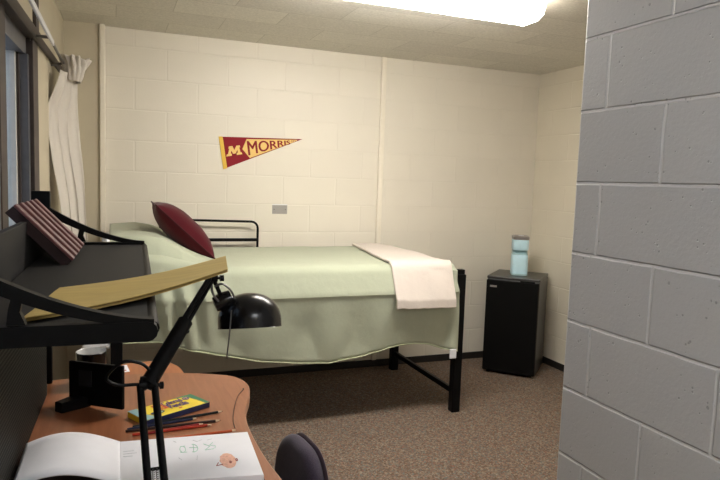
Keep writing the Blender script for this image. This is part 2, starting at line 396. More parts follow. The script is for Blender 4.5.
# pennant, flat felt triangle pinned to the wall; local x along the wall, z up
pen = thing('pennant', 'maroon and gold triangular felt pennant reading MORRIS on the cream wall', 'pennant', (0, 0, 0))
P0, P1, P2 = (.560, 1.733), (.597, 1.514), (1.154, 1.748)
Y0 = -.0035
def bil(c, u, v):   # c: bottom-left, bottom-right, top-right, top-left
    a = Vector(c[0]).lerp(Vector(c[1]), u); d = Vector(c[3]).lerp(Vector(c[2]), u); return tuple(a.lerp(d, v))
prism(b := B(), [P0, P1, P2], Y0, .0004, 'Y'); obj('felt_field', b, M_felt, pen)
prism(b := B(), [(.550, 1.733), (.585, 1.508), (.612, 1.516), (.577, 1.735)], Y0-.003, -.0, 'Y'); obj('gold_hoist_strip', b, M_gold, pen)
prism(b := B(), [(.716, 1.655), (.770, 1.594), (1.112, 1.733), (1.114, 1.741), (.745, 1.726)], Y0-.0015, Y0, 'Y'); obj('gold_panel', b, M_goldl, pen)
TQ = [(.762, 1.611), (1.060, 1.706), (1.058, 1.732), (.748, 1.713)]
def wp(x, y, d):
    px, pz = bil(TQ, 1-(1-x)**1.18, y); return (px, Y0-.0016-d*.0012, pz)
text_mesh('MORRIS', wp, 1, M_felt, pen, 'lettering', bold=.0022, n=4)
def wp2(x, y, d):
    px, pz = bil([(1.070, 1.722), (1.100, 1.729), (1.100, 1.738), (1.070, 1.735)], x, y); return (px, Y0-.0016-d*.0012, pz)
text_mesh('MN', wp2, 1, M_felt, pen, 'lettering')
# block letter M with slab feet
Mpoly = [(0, 0), (.34, 0), (.34, .22), (.26, .22), (.26, .55), (.42, .18), (.58, .18), (.74, .55), (.74, .22), (.66, .22), (.66, 0), (1, 0), (1, .22), (.92, .22), (.92, .78), (1, .78), (1, 1), (.68, 1), (.5, .56), (.32, 1), (0, 1), (0, .78), (.08, .78), (.08, .22), (0, .22)]
MQ = [(.604, 1.597), (.716, 1.619), (.697, 1.680), (.622, 1.669)]
prism(b := B(), [bil(MQ, u, v) for u, v in Mpoly], Y0-.003, Y0, 'Y'); obj('block_letter', b, M_goldl, pen)

ou = thing('outlet_plate', 'steel blank outlet plate on the cream wall above the bed', 'outlet', (.996, 0, 1.232))
box(b := B(), -.056, .056, -.004, -.0005, -.032, .032, bev=.0015); obj('plate', b, M_steel, ou)
box(b := B(), -.056, .056, -.006, -.001, .0325, .0375, bev=.001); obj('top_edge', b, M_rod, ou)
for s in (-1, 1):
    lathe(b := B(), [(0, 0), (.0035, 0), (.0035, .0012), (0, .0016)], 10, Matrix.Translation((s*.042, -.004, 0)) @ Matrix.Rotation(PI/2, 4, 'X')); obj('screw', b, M_darksteel, ou)

# ------------------------------------------------------------------ bed
bed = thing('bed', 'black metal dormitory bed frame along the cream wall', 'bed', (.9, -.6, 0))
def bx(name, x0, x1, y0, y1, z0, z1, bev=.004, m=None, par=None):
    o = obj(name, box(B(), x0-.9, x1-.9, y0+.6, y1+.6, z0, z1, bev), m or M_black, par or bed); return o
for (x, y) in ((1.912, -1.046), (1.905, -.115), (-.12, -1.04), (-.12, -.115)):
    p = bx('post', x-.029, x+.029, y-.028, y+.028, .0, .895, .005)
    bx('post_cap', x-.022, x+.022, y-.022, y+.022, .894, .925, .004, None, p)
bx('foot_crossbar', 1.893, 1.918, -1.012, -.143, .115, .150)
bx('end_rail', 1.890, 1.920, -1.012, -.143, .70, .78)
bx('end_rail', 1.890, 1.920, -1.012, -.143, .84, .87)
bx('end_rail', -.135, -.105, -1.012, -.143, .70, .78)
bx('side_rail', -.09, 1.875, -1.03, -1.0, .70, .775)
bx('side_rail', -.09, 1.875, -.155, -.125, .70, .775)
b = B()
for i in range(12): box(b, -.87+i*.155-.03, -.87+i*.155+.03, -.40, .445, .762, .776)
o = obj('slat_deck', b, M_black, bed)
# guard rail on the wall side
b = B()
zt, zl = 1.157, 1.018
path = [(.16, -.07, .80), (.16, -.07, zt-.05)]+[(.16+.05*(1-math.cos(t)), -.07, zt-.05+.05*math.sin(t)) for t in (PI/8, PI/4, 3*PI/8, PI/2)]
path += [(.775+.047*math.sin(t), -.07, zt-.010-.047*(1-math.cos(t))) for t in (0, PI/8, PI/4, 3*PI/8, PI/2)]+[(.822, -.07, .80)]
tube(b, [(x-.9, y+.6, z) for x, y, z in path], .0085, 10)
gr = obj('guard_rail', b, M_black, bed, smooth=True)
b = B(); box(b, .165-.9, .82-.9, .6-.079, .6-.062, zl-.011, zl+.011, .002); obj('guard_rail_bar', b, M_black, gr)

mat_ = thing('mattress', 'mattress under the green cover, its white corner showing at the foot', 'mattress', (.88, -.585, .777))
b = B(); box(b, -.965, .965, -.435, .435, 0, .165, bev=.035, seg=4); obj('mattress_body', b, M_white, mat_, smooth=True)

b = B(); grid(b, lambda u, v: Vector((lerp(lerp(-.285, -.186, sstep(0, .35, v)), -.153, u), -1.058-.010*math.sin(u*7+v*4)*(.3+v), lerp(.556, 1.155-.02*u, v))), 14, 40)
hs = obj('bed_sheet', b, M_white); solid(hs, .004, 0)
for p in hs.data.polygons: p.use_smooth = True
tag(hs, 'narrow white sheet edge hanging down the head end of the bed', 'bed sheet')
def hump(x, y):
    """height of the cover over the pillow at the head of the bed"""
    hx = interp([-.18, 0, .1, .18, .25, .33, .42, .5], [.172, .186, .172, .128, .080, .038, .004, 0], x)
    hy = sstep(-1.06, -.93, y)*(.93+.07*math.sin(3*y))
    return hx*hy
def top_z(x, y): return .958+.012*sstep(-.95, -.2, y)+hump(x, y)
HX = [-.17, .093, .221, .406, .628, .861, 1.043, 1.262, 1.40, 1.49, 1.60, 1.695, 1.80, 1.90]
HZ = [.580, .571, .524, .478, .428, .397, .386, .412, .445, .462, .468, .461, .425, .410]
def cover(u, v):
    x = lerp(-.155, lerp(1.868, 1.893, sstep(.6, .85, v)), u)
    zt0 = .958
    if v < .45:      # top
        y = lerp(-.135, -1.0, v/.45); z = top_z(x, y)
        z += .0035*noise.noise(Vector((x*5, y*5, 2)))
        return Vector((x, y, z))
    hem = interp(HX, HZ, x)
    if v < .55:      # rounded shoulder
        t = (v-.45)/.10; a = t*PI/2
        zs = top_z(x, -1.0)
        r = .035
        return Vector((x, -1.0-r*math.sin(a)-.025*t, zs-r*(1-math.cos(a))))
    t = (v-.55)/.45
    zs = top_z(x, -1.0)-.035
    # the mattress side leans out to a ridge, below it the cloth falls back in
    if t < .36: z = lerp(zs, .795, t/.36); y = lerp(-1.060, -1.104, t/.36)
    elif t < .42: z = lerp(.795, .780, (t-.36)/.06); y = lerp(-1.104, -1.094, (t-.36)/.06)
    else:
        k = (t-.42)/.58; z = lerp(.780, hem, k); y = -1.094+.048*k
    below = sstep(.80, .55, z)
    fold = .010*math.sin(x*17+.8*math.sin(x*5))*below*sstep(.0, .5, t) + .014*noise.noise(Vector((x*6, z*2.0, 5)))*below
    # deep folds close to the head where the pillow pulls the cloth
    hd = math.exp(-((x-.17)/.17)**2)
    fold += hd*.020*math.sin((x+.15*(z-1))*58)*sstep(1.0, .8, z)
    y += fold
    y = min(y, lerp(-1.050, -1.086, sstep(1.80, 1.86, x)))
    y = min(y, -1.050)
    return Vector((x, y, z))
b = B(); grid(b, cover, 150, 60)
cv = obj('bedspread', b, M_green, smooth=True)
for p in cv.data.polygons: p.use_smooth = True
solid(cv, .004, 1)
tag(cv, 'sage green cotton bedspread draped over the mattress and pillow', 'bedspread')
hemb = B(); tube(hemb, [cover(i/150, 1)+Vector((0, -.002, 0)) for i in range(151)], .0045, 8)
hm = obj('stitched_hem', hemb, fabric('pale_green_hem', (.50, .55, .36), weave=500), cv, smooth=True)
# white fitted corner tag hanging by the post
b = B(); box(b, 1.835, 1.882, -1.098, -1.090, .365, .425, bev=.003)
st = obj('cloth_tag', b, M_white, cv)
st['label'] = 'white tag at the hem corner'

def pillow(name, hw, hh, th, M, mat, parent=None, pinch=.12, n=28, pw=2.6):
    bm = B()
    for s in (1, -1):
        def f(u, v):
            a, c = 2*u-1, 2*v-1
            k = max(0, (1-abs(a)**pw)*(1-abs(c)**pw))**.55
            sx = 1-pinch*(1-abs(c)**2)*1.0 + pinch*.9*(abs(c)**3); sy = 1-pinch*(1-abs(a)**2)+pinch*.9*(abs(a)**3)
            p = Vector((a*hw*(1-pinch*.7*(1-c*c)), c*hh*(1-pinch*.7*(1-a*a)), s*th*k))
            p.z += s*.004*noise.noise(Vector((a*3, c*3, s)))*k
            return M @ p
        grid(bm, f, n, n)
    bmesh.ops.remove_doubles(bm, verts=bm.verts, dist=.0005)
    return obj(name, bm, mat, parent, smooth=True)
def axes(o, a, b_):
    a = Vector(a).normalized(); b_ = Vector(b_); b_ = (b_-a*b_.dot(a)).normalized(); c = a.cross(b_)
    return Matrix(((a.x, b_.x, c.x, o[0]), (a.y, b_.y, c.y, o[1]), (a.z, b_.z, c.z, o[2]), (0, 0, 0, 1)))
wp_ = pillow('pillow', .215, .33, .052, axes((.018, -.55, 1.040), (1, 0, -.18), (0, 1, 0)), M_white, pinch=.05)
tag(wp_, 'white pillow bulging beneath the green bedspread at the head of the bed', 'pillow')
CM = axes((.262, -.50, 1.125), (.74, 0, -.69), (.0, 1, .0))
cp = pillow('throw_pillow', .232, .215, .088, CM, M_red, pinch=.10)
tag(cp, 'crimson square throw pillow leaning on the green hump of the bed', 'cushion')
b = B(); pts = []
for k in range(96):
    t = k/96*4; s = int(t); f_ = t-s
    a, c = [(lerp(-1, 1, f_), -1), (1, lerp(-1, 1, f_)), (lerp(1, -1, f_), 1), (-1, lerp(1, -1, f_))][s]
    pts.append(CM @ Vector((a*.234*(1-.07*(1-c*c)), c*.217*(1-.07*(1-a*a)), 0)))
tube(b, pts, .0045, 8, close=True); obj('piping', b, M_redp, cp, smooth=True)

# folded throw across the foot of the bed
def throw(u, v, off=0):
    xl = lerp(1.515, 1.425, min(1, v/.55)); xr = interp([0, .25, .5, .6, 1], [1.77, 1.86, 1.855, 1.835, 1.838], v)
    if v > .6: xl = lerp(1.425, 1.437, (v-.6)/.4)
    x = lerp(xl, xr, u)
    if v < .52:
        y = lerp(-.14, -1.0, v/.52); z = top_z(x, y)+.026
        z += .005*noise.noise(Vector((x*7, y*7, 9)))
        z -= .030*sstep(.80, 1, u)**2
    elif v < .62:
        t = (v-.52)/.1; a = t*PI/2; z = top_z(x, -1.0)+.026-.047*(1-math.cos(a)); y = -1.0-.062*math.sin(a)-.012*t
    else:
        t = (v-.62)/.38; z0 = top_z(x, -1.0)-.021
        zb = .706-.004*u+.016*noise.noise(Vector((x*16, 1, 1)))
        z = lerp(z0, zb, t); y = lerp(-1.074, -1.142, min(1, t*1.3))+.010*noise.noise(Vector((x*9, z*5, 3)))-.006*u*t
    return Vector((x, y, z))
b = B(); grid(b, throw, 46, 70)
th = obj('throw_blanket', b, M_throw, smooth=True)
for p in th.data.polygons: p.use_smooth = True
solid(th, .016, -1)
bv = th.modifiers.new('soft_edge', 'BEVEL'); bv.width = .008; bv.segments = 3; bv.limit_method = 'ANGLE'
tag(th, 'cream pink fleece blanket folded over the foot of the bed', 'blanket')

# ------------------------------------------------------------------ mini fridge and coffee maker
fr = thing('mini_fridge', 'black mini fridge standing angled in the far corner', 'fridge', (2.5562, -.3574, 0), -.799)
FW, FD, FH = .397, .455, .762
box(b := B(), 0, FW, .035, FD, .018, FH-.022, bev=.006); obj('cabinet', b, M_fridgeside, fr)
box(b := B(), -.003, FW+.003, .030, FD+.003, FH-.022, FH, bev=.006); obj('top_panel', b, M_fridgeside, fr)
box(b := B(), 0, FW, .0, .033, .022, FH-.026, bev=.008, seg=3); d = obj('door', b, M_fridge, fr)
box(b := B(), .03, .082, -.003, .001, FH-.082, FH-.068, bev=.001); pl = obj('badge', b, M_steel, d)
box(b := B(), FW-.14, FW-.03, -.004, .012, FH-.030, FH-.014, bev=.004); obj('handle_lip', b, M_black, d)
for x in (.04, FW-.04):
    for y in (.05, FD-.05):
        lathe(b := B(), [(0, 0), (.016, 0), (.014, .02), (0, .02)], 14, Matrix.Translation((x, y, 0))); obj('foot', b, M_black, fr)
ck = thing('coffee_maker', 'slim turquoise single cup coffee maker on the black fridge', 'coffee maker', (2.872, -.325, FH+.0005), -.50)
def rrect(hw, d0, d1, r, n=5):
    out = []
    for cx_, cy_, a in ((hw-r, d1-r, 0), (-hw+r, d1-r, 1), (-hw+r, d0+r, 2), (hw-r, d0+r, 3)):
        for k in range(n+1): t = (a+k/n)*PI/2; out.append((cx_+r*math.cos(t), cy_+r*math.sin(t)))
    return out
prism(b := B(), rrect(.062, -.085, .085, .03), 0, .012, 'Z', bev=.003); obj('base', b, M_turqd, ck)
# body: narrow column at the back, cut away in front under the brew head
def loft(bm, secs):
    rings = [[bm.verts.new((x, y, z)) for x, y in poly] for z, poly in secs]
    n = len(rings[0])
    for a, c in zip(rings[:-1], rings[1:]):
        for k in range(n): bm.faces.new((a[k], a[(k+1) % n], c[(k+1) % n], c[k]))
    bm.faces.new(rings[0][::-1]); bm.faces.new(rings[-1])
loft(b := B(), [(.012, rrect(.060, -.083, .083, .028)), (.02, rrect(.061, -.084, .084, .029)), (.12, rrect(.060, -.074, .084, .028)), (.150, rrect(.059, -.064, .084, .028)), (.158, rrect(.058, -.058, .084, .028))])
obj('water_body', b, M_turq, ck, smooth=True)
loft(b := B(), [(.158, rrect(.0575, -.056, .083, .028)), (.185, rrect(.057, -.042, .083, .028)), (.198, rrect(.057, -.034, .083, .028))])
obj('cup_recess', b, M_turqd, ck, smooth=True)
loft(b := B(), [(.198, rrect(.058, -.078, .085, .03)), (.203, rrect(.060, -.080, .086, .03)), (.275, rrect(.060, -.080, .086, .03)), (.280, rrect(.058, -.078, .085, .03))])
obj('brew_head', b, M_turq, ck, smooth=True)
loft(b := B(), [(.280, rrect(.061, -.081, .087, .03)), (.300, rrect(.063, -.083, .088, .03)), (.308, rrect(.055, -.075, .080, .028))])
ld = obj('lid', b, M_lid, ck, smooth=True)
lathe(b := B(), [(0, 0), (.022, 0), (.022, .004), (0, .006)], 20, Matrix.Translation((0, -.03, .308))); obj('button', b, M_rod, ld, smooth=True)

# ------------------------------------------------------------------ curtain, rod
rod = thing('curtain_rod', 'white metal curtain rod running along the window wall', 'curtain rod', (-.385, -.6, 2.04))
b = B(); box(b, -.004, .007, -3.6, -.62, -.013, .013, bev=.004, M=Matrix.Rotation(-.008, 4, 'Z')); obj('pole', b, M_rod, rod, smooth=False)
b = B(); tube(b, [(-.004, -.62, .0), (-.004, -.4, .002), (.002, -.1, .0), (.002, -.02, -.004)], .007, 10); obj('rod_end', b, M_darksteel, rod, smooth=True)
b = B(); box(b, -.079, -.004, -.765, -.750, -.006, .006, bev=.002); box(b, -.081, -.077, -.79, -.735, -.03, .03, bev=.002); obj('bracket', b, M_darksteel, rod)
b = B(); tube(b, [(-.058, -.09, -.02), (-.03, -.07, -.012), (.001, -.05, .0)], .007, 8); obj('bracket', b, M_darksteel, rod)
LZ = [.78, 1.12, 1.306, 1.50, 1.669, 1.80, 1.86, 1.95, 2.0]; LX = [-.375, -.384, -.397, -.425, -.450, -.455, -.430, -.395, -.385]
RZ = [.78, 1.20, 1.40, 1.60, 1.865, 1.95, 2.0]; RX = [-.262, -.283, -.292, -.305, -.322, -.325, -.32]
def curtain(u, v):
    z = lerp(.78, 1.985, v)
    xl, xr = interp(LZ, LX, z), interp(RZ, RX, z)
    x = lerp(xl, xr, u); y = lerp(-.80, -.52, u)
    amp = lerp(.024, .012, v)
    ph = u*2*PI*3.1+.7*math.sin(v*3)+2.0*noise.noise(Vector((u*2, v*2, 1)))
    flat = sstep(.0, .45, u)        # the side toward the window hangs flatter
    y += -amp*math.sin(ph)*(.25+.75*flat)
    x += .006*math.cos(ph)*flat+.006*noise.noise(Vector((u*4, z*3, 0)))
    return Vector((x, y, z))
b = B(); grid(b, curtain, 110, 50)
cu = obj('curtain', b, M_curtain, smooth=True)
for p in cu.data.polygons: p.use_smooth = True
solid(cu, .003, 0); tag(cu, 'cream cotton curtain bunched up beside the dark window', 'curtain')
def ruffle(u, v):
    a = u*2*PI; z = lerp(1.950, 2.075, v)
    r = .040+.026*v**.8
    n1 = noise.noise(Vector((math.cos(a)*2.6, math.sin(a)*2.6, v*2.5)))
    wob = 1+(.13*math.sin(a*13+v*5)+.26*n1)*(.3+.7*v)
    dz = .020*noise.noise(Vector((math.cos(a)*1.8+4, math.sin(a)*1.8, 1)))*v
    return Vector((-.342+.016*v+r*wob*math.cos(a), -.60+r*1.8*wob*math.sin(a), z+dz))
b = B(); grid(b, ruffle, 130, 14)
rf = obj('gathered_heading', b, M_curtain, cu, smooth=True); solid(rf, .003, 0)
for p in rf.data.polygons: p.use_smooth = True

# ------------------------------------------------------------------ desk
DT = .74
desk = thing('desk', 'reddish cherry desk with a wavy rounded edge under the black shelf', 'desk', (0, -2.8, 0))
out = [(-.345, -2.150), (-.310, -2.132), (-.046, -2.138), (.114, -2.170), (.235, -2.225), (.275, -2.262), (.296, -2.32), (.298, -2.39), (.280, -2.48), (.250, -2.58), (.232, -2.68), (.226, -2.78), (.228, -2.93), (.240, -3.07), (.262, -3.22), (.29, -3.42), (-.385, -3.42)]
dense = [(p.x, p.y) for p in spline([(x, y, 0) for x, y in out[:-1]], 4)]+[out[-1]]
prism(b := B(), [(x, y+2.8) for x, y in dense], DT-.030, DT, 'Z', bev=.004); dtop = obj('desk_top', b, M_wood, desk)
bb = B()
ring = [Vector((x, y+2.8, DT-.015)) for x, y in dense[:-1]]
for i in range(len(ring)-1):
    a_, c_ = ring[i], ring[i+1]
    dn = (c_-a_).normalized(); nrm = Vector((-dn.y, dn.x, 0))
    vs = []
    for p in (a_, c_):
        for zz in (-.0135, .0135): vs.append(p+nrm*.0015+Vector((0, 0, zz)))
    V = [bb.verts.new(v) for v in vs]; bb.faces.new((V[0], V[2], V[3], V[1]))
bmesh.ops.remove_doubles(bb, verts=bb.verts, dist=.0008)
eb = obj('edge_band', bb, M_edge, dtop); solid(eb, .0016, 0)
out2 = [(-.20, -2.16), (-.175, -2.01), (-.14, -1.93), (-.095, -1.884), (-.017, -1.872), (.05, -1.885), (.085, -1.93), (.108, -2.0), (.121, -2.15)]
prism(b := B(), [(p.x, p.y+2.8) for p in spline([(x, y, 0) for x, y in out2], 4)], .690, .708, 'Z', bev=.003)
obj('rear_leaf', b, M_wood2, desk)['label'] = 'rounded orange-brown leaf showing behind the desk top'
box(b := B(), -.36, -.335, -.60, .62, .0, DT-.031, bev=.002); obj('modesty_panel', b, M_wood, desk)
box(b := B(), -.33, .12, .55, .575, .0, DT-.031, bev=.002); obj('side_panel', b, M_wood, desk)
box(b := B(), -.33, .20, -.60, -.575, .0, DT-.031, bev=.002); obj('side_panel', b, M_wood, desk)

# ------------------------------------------------------------------ black hutch shelf over the desk
hu = thing('desk_shelf', 'black metal desk shelf unit with curved end brackets and perforated back', 'shelf', (-.336, -2.24, DT+.001), -.032)
SZ = 1.215-DT          # shelf surface above the desk
HL = 1.17               # length toward the camera
box(b := B(), .010, .300, -HL+.02, .085, SZ-.022, SZ, bev=.004); shf = obj('shelf_board', b, M_shelf, hu)
b = B(); tube(b, [(.298, -HL+.02, SZ-.010), (.298, .085, SZ-.010)], .012, 12); obj('front_roll', b, M_black, shf, smooth=True)
# back panel above the shelf and perforated panel below
box(b := B(), -.010, .006, -HL, .02, SZ-.03, 1.328-DT, bev=.002); obj('back_panel', b, M_shelf, hu)
pm, nt, pb = newmat('perforated_black_metal')
tc = nd(nt, 'ShaderNodeTexCoord'); sp = nd(nt, 'ShaderNodeSeparateXYZ'); nt.links.new(tc.outputs['Object'], sp.inputs[0])
def cell(axis, off):
    m1 = nd(nt, 'ShaderNodeMath', operation='MULTIPLY_ADD'); nt.links.new(sp.outputs[axis], m1.inputs[0]); m1.inputs[1].default_value = 1/.011; m1.inputs[2].default_value = off
    m2 = nd(nt, 'ShaderNodeMath', operation='FRACT'); nt.links.new(m1.outputs[0], m2.inputs[0])
    m3 = nd(nt, 'ShaderNodeMath', operation='SUBTRACT'); nt.links.new(m2.outputs[0], m3.inputs[0]); m3.inputs[1].default_value = .5
    m4 = nd(nt, 'ShaderNodeMath', operation='POWER'); m4.inputs[1].default_value = 2; ab = nd(nt, 'ShaderNodeMath', operation='ABSOLUTE')
    nt.links.new(m3.outputs[0], ab.inputs[0]); nt.links.new(ab.outputs[0], m4.inputs[0]); return m4.outputs[0]
ad = nd(nt, 'ShaderNodeMath', operation='ADD'); nt.links.new(cell('Y', 100.), ad.inputs[0]); nt.links.new(cell('Z', 100.), ad.inputs[1])
lt = nd(nt, 'ShaderNodeMath', operation='LESS_THAN'); lt.inputs[1].default_value = .06; nt.links.new(ad.outputs[0], lt.inputs[0])
mc = nd(nt, 'ShaderNodeMix', data_type='RGBA'); mc.inputs[6].default_value = (.004, .004, .0045, 1); mc.inputs[7].default_value = (.10, .095, .08, 1)
nt.links.new(lt.outputs[0], mc.inputs[0]); nt.links.new(mc.outputs[2], pb.inputs['Base Color']); pb.inputs['Roughness'].default_value = .6; pb.inputs['Specular IOR Level'].default_value = .12
box(b := B(), -.006, .002, -HL, -.05, .0, SZ-.03, bev=.001); obj('perforated_panel', b, pm, hu)
def bracket(y, nm='end_bracket'):
    """upright, shelf arm and sweeping brace in the X-Z plane"""
    bm = B()
    box(bm, -.052, .004, y-.012, y+.012, .0, SZ+.178, .002)                  # upright
    top, bot = [], []
    for k in range(17):                                                      # brace curve
        t = k/16; x = lerp(-.004, .300, t); zc = SZ+.006+.106*(1-t)**1.75
        w_ = lerp(.016, .006, t); top.append((x, zc+w_)); bot.append((x, zc-w_*.8))
    prism(bm, top+bot[::-1], y-.010, y+.010, 'Y')
    prism(bm, [(.085, SZ+.01), (.112, SZ+.01), (.104, SZ+.030), (.108, SZ+.050), (.094, SZ+.060), (.088, SZ+.034)], y-.008, y+.008, 'Y')   # strut
    r = .021; pl_ = [(-.0, SZ+.008), (.290, SZ+.008)]+[(.290+.0165*math.sin(a), SZ-.0085+.0165*math.cos(a)) for a in (PI/6, PI/3, PI/2, 2*PI/3, 5*PI/6)]+[(.290, SZ-.025), (-.0, SZ-.025)]
    prism(bm, pl_, y-.011, y+.011, 'Y')
    return obj(nm, bm, M_black, hu)
bracket(.075); bracket(-HL)

# maroon slatted rack leaning against the back panel
rk = thing('slatted_rack', 'maroon wooden slatted rack leaning on the back of the black shelf', 'rack')
o_ = Vector((-.245, -2.67, 1.219)); ax_l = Vector((-.140, -.01, .146)).normalized(); ax_w = Vector((.013, .43, .0)).normalized()
RM = axes(o_, ax_w, ax_l)
L_, Wd = .198, .375
for i in range(5):
    c0 = i*(Wd-.036)/4
    box(b := B(), c0, c0+.036, 0, L_, .010, .018, bev=.002, M=RM); obj('slat', b, M_maroon, rk)
box(b := B(), .012, Wd-.012, .0, L_, -.004, .0, M=RM); obj('backing_board', b, M_maroond, rk)
box(b := B(), .0, Wd, .02, .045, .0, .010, M=RM); obj('cross_bar', b, M_maroond, rk)
box(b := B(), .0, Wd, .15, .175, .0, .010, M=RM); obj('cross_bar', b, M_maroond, rk)
box(b := B(), .0, .012, .0, L_, -.016, .010, M=RM); obj('side_rail', b, M_maroond, rk)
box(b := B(), Wd-.012, Wd, .0, L_, -.016, .010, M=RM); obj('side_rail', b, M_maroond, rk)

# manila folder on the shelf, its far end lifting past the shelf edge
fo = thing('manila_folder', 'yellow manila folder lying on the black shelf and jutting over its edge', 'folder')
A_, D_, B_, C_ = Vector((-.238, -3.085, 1.222)), Vector((-.274, -3.375, 1.222)), Vector((.134, -2.868, 1.256)), Vector((.100, -3.105, 1.256))
def fsheet(dz, sag):
    def f(u, v):
        p = lerp(lerp(A_, D_, v), lerp(B_, C_, v), u)
        return p+Vector((0, 0, dz-sag*math.sin(PI*u)+.001*math.sin(v*7)))
    return f
b = B(); grid(b, fsheet(.0025, .010), 24, 6); o1 = obj('cover', b, M_manila, fo); solid(o1, .0014, 1)
b = B(); grid(b, fsheet(-.0025, .011), 24, 6); o2 = obj('cover', b, M_manila2, fo); solid(o2, .0014, 1)
b = B(); grid(b, lambda u, v: fsheet(-.001, .011)(u*.985, .03+v*.94), 24, 6); o3 = obj('papers', b, M_manila2, fo); solid(o3, .0025, 0)

# ------------------------------------------------------------------ desk lamp
lamp = thing('desk_lamp', 'black jointed desk lamp with a glossy dome shade', 'lamp', (-.045, -3.24, DT))
def LV(x, y, z): return Vector((x+.045, y+3.24, z-DT))
lathe(b := B(), [(0, .001), (.078, .001), (.080, .006), (.076, .014), (.03, .020), (0, .021)], 40); obj('base', b, M_satin, lamp, smooth=True)
Bq, El, Hd = LV(-.052, -3.22, .79), LV(-.064, -3.02, .985), LV(.108, -2.81, 1.196)
b = B(); tube(b, [LV(-.045, -3.24, DT+.015), Bq], .010, 12); lathe(b, [(0, -.014), (.013, -.014), (.013, .014), (0, .014)], 16, Matrix.Translation(Bq) @ Matrix.Rotation(PI/2, 4, 'Y')); obj('pivot', b, M_black, lamp, smooth=True)
side = Vector((1, .05, 0)).normalized()
low = []
for s in (-1, 1):
    b = B(); tube(b, [Bq+side*s*.0165, El+side*s*.0155], .0082, 10); low.append(obj('lower_arm', b, M_black, lamp, smooth=True))
b = B(); m0 = lerp(Bq, El, .30); tube(b, [m0-side*.014, m0+side*.014], .0035, 8); obj('cross_pin', b, M_black, low[0])
for s in (-1, 1):   # tension springs between the lower rods
    b = B(); pts = []
    p0, p1 = lerp(Bq, El, .0)+side*s*.004, lerp(Bq, El, .30)+side*s*.004
    u_, w_ = frame_of(p1-p0)
    for k in range(160): t = k/159; a = t*2*PI*20; pts.append(lerp(p0, p1, t)+(u_*math.cos(a)+w_*math.sin(a))*.0028)
    tube(b, pts, .0009, 5); obj('spring', b, M_darksteel, lamp)
b = B()
lathe(b, [(0, -.018), (.013, -.018), (.014, -.008), (.010, 0), (.014, .008), (.013, .018), (0, .018)], 18, Matrix.Translation(El) @ Matrix.Rotation(PI/2, 4, 'Y'))
tube(b, [El+side*.015, El+side*.030+Vector((0, 0, -.004))], .0045, 10); lathe(b, [(0, -.006), (.0085, -.004), (.0085, .004), (0, .006)], 14, Matrix.Translation(El+side*.031+Vector((0, 0, -.004))) @ Matrix.Rotation(PI/2, 4, 'Y'))
box(b, -.016, .016, -.006, .006, -.008, .020, .002, M=Matrix.Translation(El))
obj('elbow_joint', b, M_black, lamp, smooth=True)
d_ = (Hd-El).normalized(); u_, w_ = frame_of(d_)
vert = Vector((0, 0, 1)); vert = (vert-d_*vert.dot(d_)).normalized()
for s in (-1, 1):
    b = B(); tube(b, [El+vert*s*.011, Hd+vert*s*.006], .0075, 10); obj('upper_arm', b, M_black, lamp, smooth=True)
b = B(); Mid = lerp(El, Hd, .55)
tube(b, [El, Mid], .019, 14); tube(b, [Mid-vert*.010-d_*.01, Mid-vert*.028-d_*.01], .006, 8)
obj('spring_cover', b, M_black, lamp, smooth=True)
b = B(); lathe(b, [(0, -.016), (.013, -.014), (.013, .014), (0, .016)], 18, Matrix.Translation(Hd) @ Matrix.Rotation(PI/2, 4, 'Y'))
kn = Hd+Vector((.026, 0, -.004)); tube(b, [Hd, kn], .004, 8); lathe(b, [(0, -.006), (.0085, -.005), (.0085, .005), (0, .006)], 14, Matrix.Translation(kn) @ Matrix.Rotation(PI/2, 4, 'Y'))
Nk = LV(.140, -2.80, 1.128)
tube(b, [Hd+Vector((.004, 0, -.004)), LV(.124, -2.805, 1.165), Nk], .0055, 8)
obj('head_joint', b, M_black, lamp, smooth=True)
b = B(); lathe(b, [(0, -.026), (.020, -.024), (.025, 0), (.022, .024), (0, .026)], 20, Matrix.Translation(Nk) @ Matrix.Rotation(1.2, 4, 'Y') ); obj('lamp_socket', b, M_satin, lamp, smooth=True)
SC = LV(.214, -2.80, 1.052)      # centre of the shade's rim
prof = []
R_ = .0865
for k in range(15):
    a = k/14*PI/2; prof.append((R_*math.sin(a)**.92 if a else 0, .020+.075*math.cos(a)))
prof += [(R_, 0), (R_+.001, -.001)]
prof += [(R_-.002, 0)]+[(max(0, (R_-.002)*math.sin(a)), .018+.073*math.cos(a)) for a in [PI/2*(1-k/10) for k in range(11)]]
TM = Matrix.Translation(SC) @ Matrix.Rotation(-.22, 4, 'X')
b = B(); lathe(b, prof, 48, TM); shd = obj('shade', b, M_satin, lamp, smooth=True)
b = B(); cc = Nk+Vector((.035, 0, .0)); lathe(b, [(0, 0), (.024, 0), (.020, .020), (.012, .034), (0, .036)], 20, Matrix.Translation(LV(.160, -2.80, 1.118)) @ Matrix.Rotation(-.95, 4, 'Y')); obj('shade_collar', b, M_satin, shd, smooth=True)
b = B(); lathe(b, [(0, 0), (.026, .01), (.03, .035), (.015, .06), (0, .062)], 20, Matrix.Translation(SC+Vector((0, 0, .012)))); obj('bulb', b, M_mugw, lamp, smooth=True)
b = B(); tube(b, spline([LV(.152, -2.86, 1.115), LV(.146, -2.87, 1.05), LV(.140, -2.872, .996)], 6), .0019, 8); lathe(b, [(0, -.005), (.005, 0), (0, .005)], 12, Matrix.Translation(LV(.140, -2.872, .993))); obj('aiming_rod', b, M_darksteel, lamp, smooth=True)
b = B(); tube(b, spline([LV(.108, -2.81, 1.180), LV(.109, -2.82, 1.155), LV(.122, -2.82, 1.135), LV(.135, -2.81, 1.128)], 8), .003, 8); obj('power_cord', b, M_darksteel, lamp, smooth=True)
